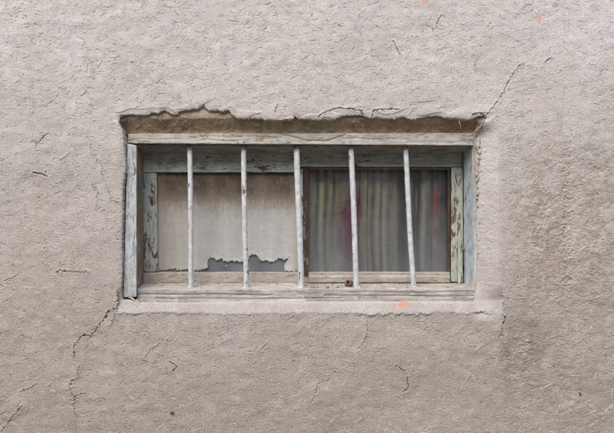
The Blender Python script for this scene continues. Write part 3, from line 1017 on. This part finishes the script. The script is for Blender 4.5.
blend(0.32 * np.exp(-((SX - 262) / 6) ** 2) * sst(240, 190, SY), (0.27, 0.24, 0.21))
blend(0.20 * sst(1.6, 0.4, dsh) * insh * sst(235, 255, SY), (0.20, 0.165, 0.135))
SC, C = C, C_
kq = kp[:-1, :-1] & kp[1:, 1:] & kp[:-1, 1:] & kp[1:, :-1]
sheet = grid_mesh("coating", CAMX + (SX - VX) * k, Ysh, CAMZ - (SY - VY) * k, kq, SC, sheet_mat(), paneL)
sheet.parent = paneL
bl = world_loc(paneL); sheet.location = (0, 0, 0)
sm = sheet.modifiers.new("thickness", "SOLIDIFY"); sm.thickness = 0.0006; sm.offset = 0

# ---- iron bars
M_bar = bar_mat()
M_collar = simple_mat("rusty_collar", (0.40, 0.38, 0.34), (0.19, 0.12, 0.08), 170, 0.8, 0.0012)
M_foot = simple_mat("paint_blob", (0.58, 0.59, 0.58), (0.26, 0.21, 0.17), 150, 0.75, 0.0012)
YB = 0.062
BARS = [((189.6, 146), (191.4, 288.4), 2.55), ((243.2, 146), (246.4, 288.4), 2.6), ((296.8, 146), (301.2, 288.4), 3.0), ((350.8, 146), (356.8, 288.2), 2.75), ((405.2, 146), (413.6, 288.2), 2.5)]
for i, (a, b, w) in enumerate(BARS):
    A = U(*a, YB); B = U(*b, YB)
    n = 56
    pts, rad = [], []
    for j in range(n):
        t = j / (n - 1)
        p = A.lerp(B, t) + Vector((0.0009 * math.sin(t * 5 + i * 2), 0.0009 * math.cos(t * 4 + i), 0))
        pts.append(p)
        rad.append(w * S * 1.04 * (1 + 0.035 * mnoise.noise(Vector((i * 7, t * 30, 0))) + 0.03 * mnoise.noise(Vector((i * 3, t * 9, 4)))))
    names = ["first bar from the left", "second bar with a rust scab near its top", "third and thickest bar in front of the mullion", "fourth bar, just right of the brown shell", "fifth bar, leaning most"]
    bar = part("bar", tube(pts, rad, 20), M_bar, win, names[i])
    # collar under the head: a squat lumpy ring with a small bolt head
    rr = w * S
    cp = [A + Vector((0, 0, -0.0035 + z)) for z in (0.004, 0.0015, -0.004, -0.0075, -0.0095)]
    part("collar", tube(cp, [rr * 1.15, rr * 1.5, rr * 1.45, rr * 1.25, rr * 1.0], 10), M_collar, bar)
    vs, fs = pebble(B + Vector((0.0005 * (i - 2), -0.001, 0.0015)), rr * 1.75, rr * 1.6, 0.0062, i * 3.1, 9, 0.45)
    part("foot_blob", (vs, fs), M_foot, bar)

# ---- curtain behind the right pane
print("curtain")
nxc, nyc = 560, 150
cu = np.linspace(300, 462, nxc); cv = np.linspace(150, 290, nyc)
CX, CY = np.meshgrid(cu, cv[::-1])
rr_ = np.random.default_rng(42)
ph = np.cumsum(0.9 + 0.35 * rr_.standard_normal(nxc) * 0) / nxc * 2 * np.pi
fold = 0.010 * np.sin(ph * 11 + 1.2 * np.sin(ph * 2.3)) + 0.005 * np.sin(ph * 23 + 2) + 0.004 * np.sin(ph * 5)
Ycur = 0.195 + fold[None, :] * (0.75 + 0.25 * (CY - 150) / 140) + 0.004 * np.sin(CY * 0.05 + CX * 0.06)
k = S * (D + 0.195) / D
CC = np.empty((nyc, nxc, 3), np.float32); CC[:] = (0.22, 0.20, 0.165)
C_, C = C, CC
wob = 0.8 * np.sin(CY * 0.06)
for cx, w, col, a in ((313, 1.6, (0.32, 0.29, 0.15), .9), (321, 1.8, (0.36, 0.34, 0.18), .95), (329, 1.7, (0.37, 0.35, 0.19), .95), (336, 1.0, (0.32, .30, .12), .7), (358.5, 1.0, (.07, .06, .06), .8), (363, 2.0, (.36, .32, .22), .85), (369, 1.4, (0.36, 0.31, 0.20), .95),
                      (377, 1.5, (0.38, 0.33, 0.21), .95), (385, 1.5, (0.38, 0.34, .23), .9), (393, 1.3, (0.30, 0.27, 0.14), .6), (317, 1.4, (.07, .07, .08), .75), (325, 1.4, (.07, .07, .08), .75), (333, 1.1, (.08, .07, .08), .7),
                      (373, 1.0, (.10, .08, .07), .7), (381, 1.0, (.10, .08, .07), .7), (389, 1.0, (.10, .08, .07), .7), (402, 4, (.05, .05, .07), .75), (414, 3, (.10, .10, .11), .7), (408.5, 1.4, (.27, .26, .22), .8), (419, 1.2, (.05, .05, .06), .8), (424, 2, (.33, .34, .32), .85), (430, 2.5, (.06, .06, .07), .7), (442, 3, (.06, .055, .06), .8), (448, 1.5, (.25, .24, .22), .5)):
    blend(a * np.exp(-((CX + wob - cx) / w) ** 4), col)
blend(0.95 * sst(12.5, 8, np.abs(CX - 350.5 - 1.5 * np.sin(CY * .1)) + 16 * sst(215, 180, CY) * 0.55 + 1.2 * np.tanh(np.sin(CX * 1.3) * 2) * sst(230, 190, CY)) * sst(176, 215, CY), (0.20, 0.035, 0.10))
blend(0.35 * np.exp(-((CX - 352) / 2) ** 2), (0.20, .12, .16))
red = np.exp(-((CX - 436) / 3.4) ** 4)
blend(0.85 * red * (np.exp(-((CY - 206) / 16) ** 4) + np.exp(-((CY - 233) / 7) ** 4) + 0.6 * sst(240, 250, CY)).clip(0, 1), (0.34, 0.035, 0.03))
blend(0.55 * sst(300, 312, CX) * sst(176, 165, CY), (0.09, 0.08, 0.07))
CC, C = C, C_
CC = CC * 0.80 + CC.mean(-1, keepdims=True) * 0.20
CC = np.clip((CC * np.array([1.08, 0.99, 0.97]) * 2.9) ** 1.5, 0, 0.85)
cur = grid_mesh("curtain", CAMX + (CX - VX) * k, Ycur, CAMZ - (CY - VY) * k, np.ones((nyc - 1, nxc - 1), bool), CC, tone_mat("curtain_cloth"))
tag(cur, "striped grey, yellow and purple curtain hanging behind the right pane", "curtain")

# ---- small things on the sill
M_shell = simple_mat("brown_shell", (0.20, 0.125, 0.085), (0.085, 0.05, 0.035), 230, 0.6, 0.0012, 0.35)
c = U(348.7, 283.3, 0.075)
vs, fs = pebble(c, 0.0128, 0.0125, 0.0122, 2.0, 22, 0.06, hole=(Vector((-0.42, -0.80, 0.42)).normalized(), 0.55, 0.85))
o = build("shell", vs, fs, M_shell, None, origin=(c.x, c.y, c.z - 0.012))
tag(o, "round brown husk with a dark hole, lying on the sill against the fourth bar", "shell")
hd_ = Vector((-0.50, -0.62, 0.60)).normalized()
hc = c + hd_ * 0.0062
vs, fs = pebble(hc, 0.0056, 0.0056, 0.0056, 8.0, 8, 0.3)
build("hole_shade", vs, fs, simple_mat("husk_hole_shade", (0.012, 0.009, 0.007), (0.03, 0.02, 0.015), 200, 0.95), o)  # near-black lump set in the dent, its colour standing in for shade
M_chip = simple_mat("chip", (0.30, 0.32, 0.27), (0.16, 0.15, 0.13), 200, 0.9, 0.001)
M_chip2 = simple_mat("pale_chip", (0.55, 0.54, 0.50), (0.35, 0.32, 0.28), 200, 0.9, 0.001)


def sill_z(px, y):
    t = (y - (YF - 0.004)) / (YS + 0.004 - YF + 0.004)
    return U(px, 289.6, YF - .004).z * (1 - t) + U(px, 282.9, YS + 0.004).z * t


for px, y, s, lab, mm in ((312.6, 0.060, 0.0052, "greenish crumb of plaster on the sill just right of the third bar", M_chip),
                          (316.8, 0.056, 0.0045, "darker of the two crumbs beside the third bar on the sill", M_chip),
                          (327.5, 0.058, 0.0048, "lone crumb on the sill midway between third bar and brown husk", M_chip),
                          (337.5, 0.062, 0.0042, "small crumb on the sill nearest left of the brown husk", M_chip),
                          (366.5, 0.060, 0.0036, "pale crumb on the sill right of the fourth bar's foot", M_chip2)):
    z = sill_z(px, y)
    p = U(px, 288, y)
    vs, fs = pebble((p.x, y, z + s * 0.5), s * 1.25, s, s * 0.8, px, 7, 0.5)
    o = build("crumb", vs, fs, mm, None, origin=(p.x, y, z))
    tag(o, lab, "crumb", "crumbs lying on the sill")
# paint flakes lying along the back of the sill
fl = random.Random(9)
V2, F2 = [], []
for i in range(150):
    px = fl.uniform(146, 460)
    y = fl.choice([fl.uniform(0.045, 0.118), fl.uniform(0.09, 0.118)])
    z = sill_z(px, y) + 0.0012
    p = U(px, 288, y)
    n = fl.randint(4, 6); s = fl.uniform(0.0015, 0.0045)
    a0 = fl.random() * 6; tx, ty = fl.uniform(-.35, .35), fl.uniform(-.35, .35)
    ring = []
    for q in range(n):
        a = a0 + 6.283 * q / n; rr = s * fl.uniform(0.6, 1.2)
        dx, dy = rr * math.cos(a), rr * math.sin(a) * .8
        ring.append(Vector((p.x + dx, y + dy, z + dx * tx + dy * ty)))
    o = len(V2)
    V2 += ring + [v + Vector((0, 0, 0.0008)) for v in ring]
    F2 += [tuple(range(o + n, o + 2 * n)), tuple(range(o, o + n))[::-1]] + [(o + q, o + (q + 1) % n, o + n + (q + 1) % n, o + n + q) for q in range(n)]
o = build("paint_flakes", V2, F2, M_chip2, None, smooth=False)
tag(o, "loose paint flakes and grit strewn along the wooden sill", "flakes", kind="stuff")

# frayed twig in the top right corner, curl of paint at the lower left corner
M_twig = simple_mat("twig", (0.40, 0.34, 0.28), (0.20, 0.15, 0.11), 150, 0.85, 0.001)
def wig(pts, rads, sides=7):
    P = [Vector(p) for p in pts]
    out, rr = [], []
    for i in range(len(P) - 1):
        for q in range(5):
            t = q / 5
            w = P[i].lerp(P[i + 1], t)
            out.append(w + mnoise.noise_vector(w / 0.008) * 0.0015); rr.append(rads[i] * (1 - t) + rads[i + 1] * t)
    out.append(P[-1]); rr.append(rads[-1])
    return tube(out, rr, sides)
tw = [wig([U(484, 119, 0.0), U(481, 126, 0.004), U(476, 131, 0.012), U(472.5, 135, 0.022)], [0.0022, 0.003, 0.0026, 0.0018]),
      wig([U(480, 121, 0.004), U(477, 128, 0.01), U(474, 133, 0.02)], [0.0012, 0.0016, 0.0012]),
      wig([U(461, 135.2, 0.026), U(467, 136, 0.024), U(474, 135.5, 0.02)], [0.0008, 0.0018, 0.0022]),
      wig([U(476, 136, 0.02), U(478, 128, 0.01), U(483, 123, 0.002)], [0.0010, 0.0013, 0.0008])]
vs, fs = join(tw)
o = build("twig", vs, fs, M_twig, None, origin=tuple(U(478, 134, 0.02)))
tag(o, "frayed brown twig stuck in the top right corner of the window opening", "twig")
# crumbling filler down the joint between right jamb and plaster
M_fill = simple_mat("filler", (0.56, 0.54, 0.50), (0.26, 0.20, 0.15), 130, 0.95, 0.002)
bl_ = []
rf = random.Random(21)
for i in range(64):
    t = (i + rf.random()) / 64 + rf.uniform(-.03, .03)
    t = max(t, 0)
    py = 137 + t ** 1.6 * 118
    px = 477.6 + 1.2 * math.sin(py * 0.09) + rf.uniform(-1.5, 1.5) + 2.4 * t
    s = rf.uniform(0.0022, 0.0058) * (1.3 - 0.8 * t)
    bl_.append(pebble(U(px, py, YF - 0.010), s * rf.uniform(.5, 1.1), s * 0.7, s * rf.uniform(0.8, 2.6), i * 1.3, 7, 1.1))
vs, fs = join(bl_)
tag(build("filler", vs, fs, M_fill, wall), "crumbling filler in the joint beside the right jamb", kind="stuff")
vs, fs = wig([U(128, 297.5, 0.02), U(131, 297.8, 0.014), U(134, 300, 0.012), U(134, 303, 0.014)], [0.0016, 0.0026, 0.0024, 0.0014])
o = build("paint_curl", vs, fs, M_foot, None, origin=tuple(U(132, 303, 0.014)))
tag(o, "white curl of paint lying under the foot of the left jamb", "paint curl")

# ------------------------------------------------------------------ the rest of the place, and an added wall opposite
def box_room():
    x0, x1 = U(60, 0).x, U(552, 0).x
    z0, z1 = U(0, 360).z, U(0, 70).z
    y0, y1 = 0.045, 1.6
    v = [(x0, y0, z0), (x1, y0, z0), (x1, y1, z0), (x0, y1, z0), (x0, y0, z1), (x1, y0, z1), (x1, y1, z1), (x0, y1, z1)]
    f = [(0, 1, 2, 3), (4, 7, 6, 5), (0, 4, 5, 1)[:0] or (0, 3, 7, 4), (1, 5, 6, 2), (3, 2, 6, 7)]
    return v, f


M_room = simple_mat("room_plaster", (0.22, 0.20, 0.17), (0.16, 0.14, 0.12), 12, 0.95, 0.001)
v, f = box_room()
tag(build("room", v, f, M_room, None, smooth=False), kind="structure")
M_ground = simple_mat("ground_dust", (0.26, 0.22, 0.18), (0.20, 0.17, 0.14), 9, 0.97, 0.004)
g = 200.0
tag(build("ground", [(-g, -g, 0), (g, -g, 0), (g, g, 0), (-g, g, 0)], [(0, 1, 2, 3)], M_ground, None, smooth=False), kind="structure")

M_shade_wall = simple_mat("shade_wall_plaster", (0.40, 0.36, 0.32), (0.30, 0.27, 0.24), 6, 0.95, 0.004)
ay, ah = -3.6, 3.4  # unseen wall opposite, added to block low light and shade the recess
vv, ff = [], []
for bx0, bx1, by0, by1, bz0, bz1 in ((-9, 9, ay - 0.4, ay, 0, ah), (-9, 9, ay - 0.5, ay + 0.12, ah, ah + 0.14)):
    o0 = len(vv)
    vv += [(x_, y_, z_) for z_ in (bz0, bz1) for y_ in (by0, by1) for x_ in (bx0, bx1)]
    ff += [tuple(o0 + q for q in f_) for f_ in ((0, 1, 5, 4), (1, 3, 7, 5), (3, 2, 6, 7), (2, 0, 4, 6), (4, 5, 7, 6), (0, 2, 3, 1))]
tag(build("added_shade_wall", vv, ff, M_shade_wall, None, smooth=False), kind="structure")

# ------------------------------------------------------------------ light
EL, AZX, AZY = 50, -0.42, -0.91
w = bpy.data.worlds.new("World")
scene.world = w
w.use_nodes = True
nt = w.node_tree
bg = nt.nodes.get("Background") or nt.nodes.new("ShaderNodeBackground")
sky = nt.nodes.new("ShaderNodeTexSky")
sky.sky_type = "NISHITA"
sky.sun_disc = False
sky.sun_elevation = math.radians(EL)
sky.sun_rotation = math.atan2(AZX, AZY)
sky.dust_density = 4.0
sky.air_density = 1.0
sky.ozone_density = 1.0
nt.links.new(sky.outputs[0], bg.inputs[0])
bg.inputs[1].default_value = 0.15
sd_ = bpy.data.lights.new("sun", "SUN")
sd_.energy = 0.8
sd_.angle = math.radians(70)
sd_.color = (1.0, 0.975, 0.94)
sun = bpy.data.objects.new("sun", sd_)
COL.objects.link(sun)
dirv = Vector((AZX * math.cos(math.radians(EL)), AZY * math.cos(math.radians(EL)), math.sin(math.radians(EL))))
sun.rotation_euler = dirv.to_track_quat("Z", "Y").to_euler()
sun.location = (0, -2, 4)

vs_ = scene.view_settings
vs_.view_transform = "Standard"
vs_.look = "None"
vs_.gamma = 1
vs_.use_curve_mapping = False
vs_.exposure = 1.0
scene.cycles.max_bounces = 6
scene.cycles.use_denoising = True
print("done")
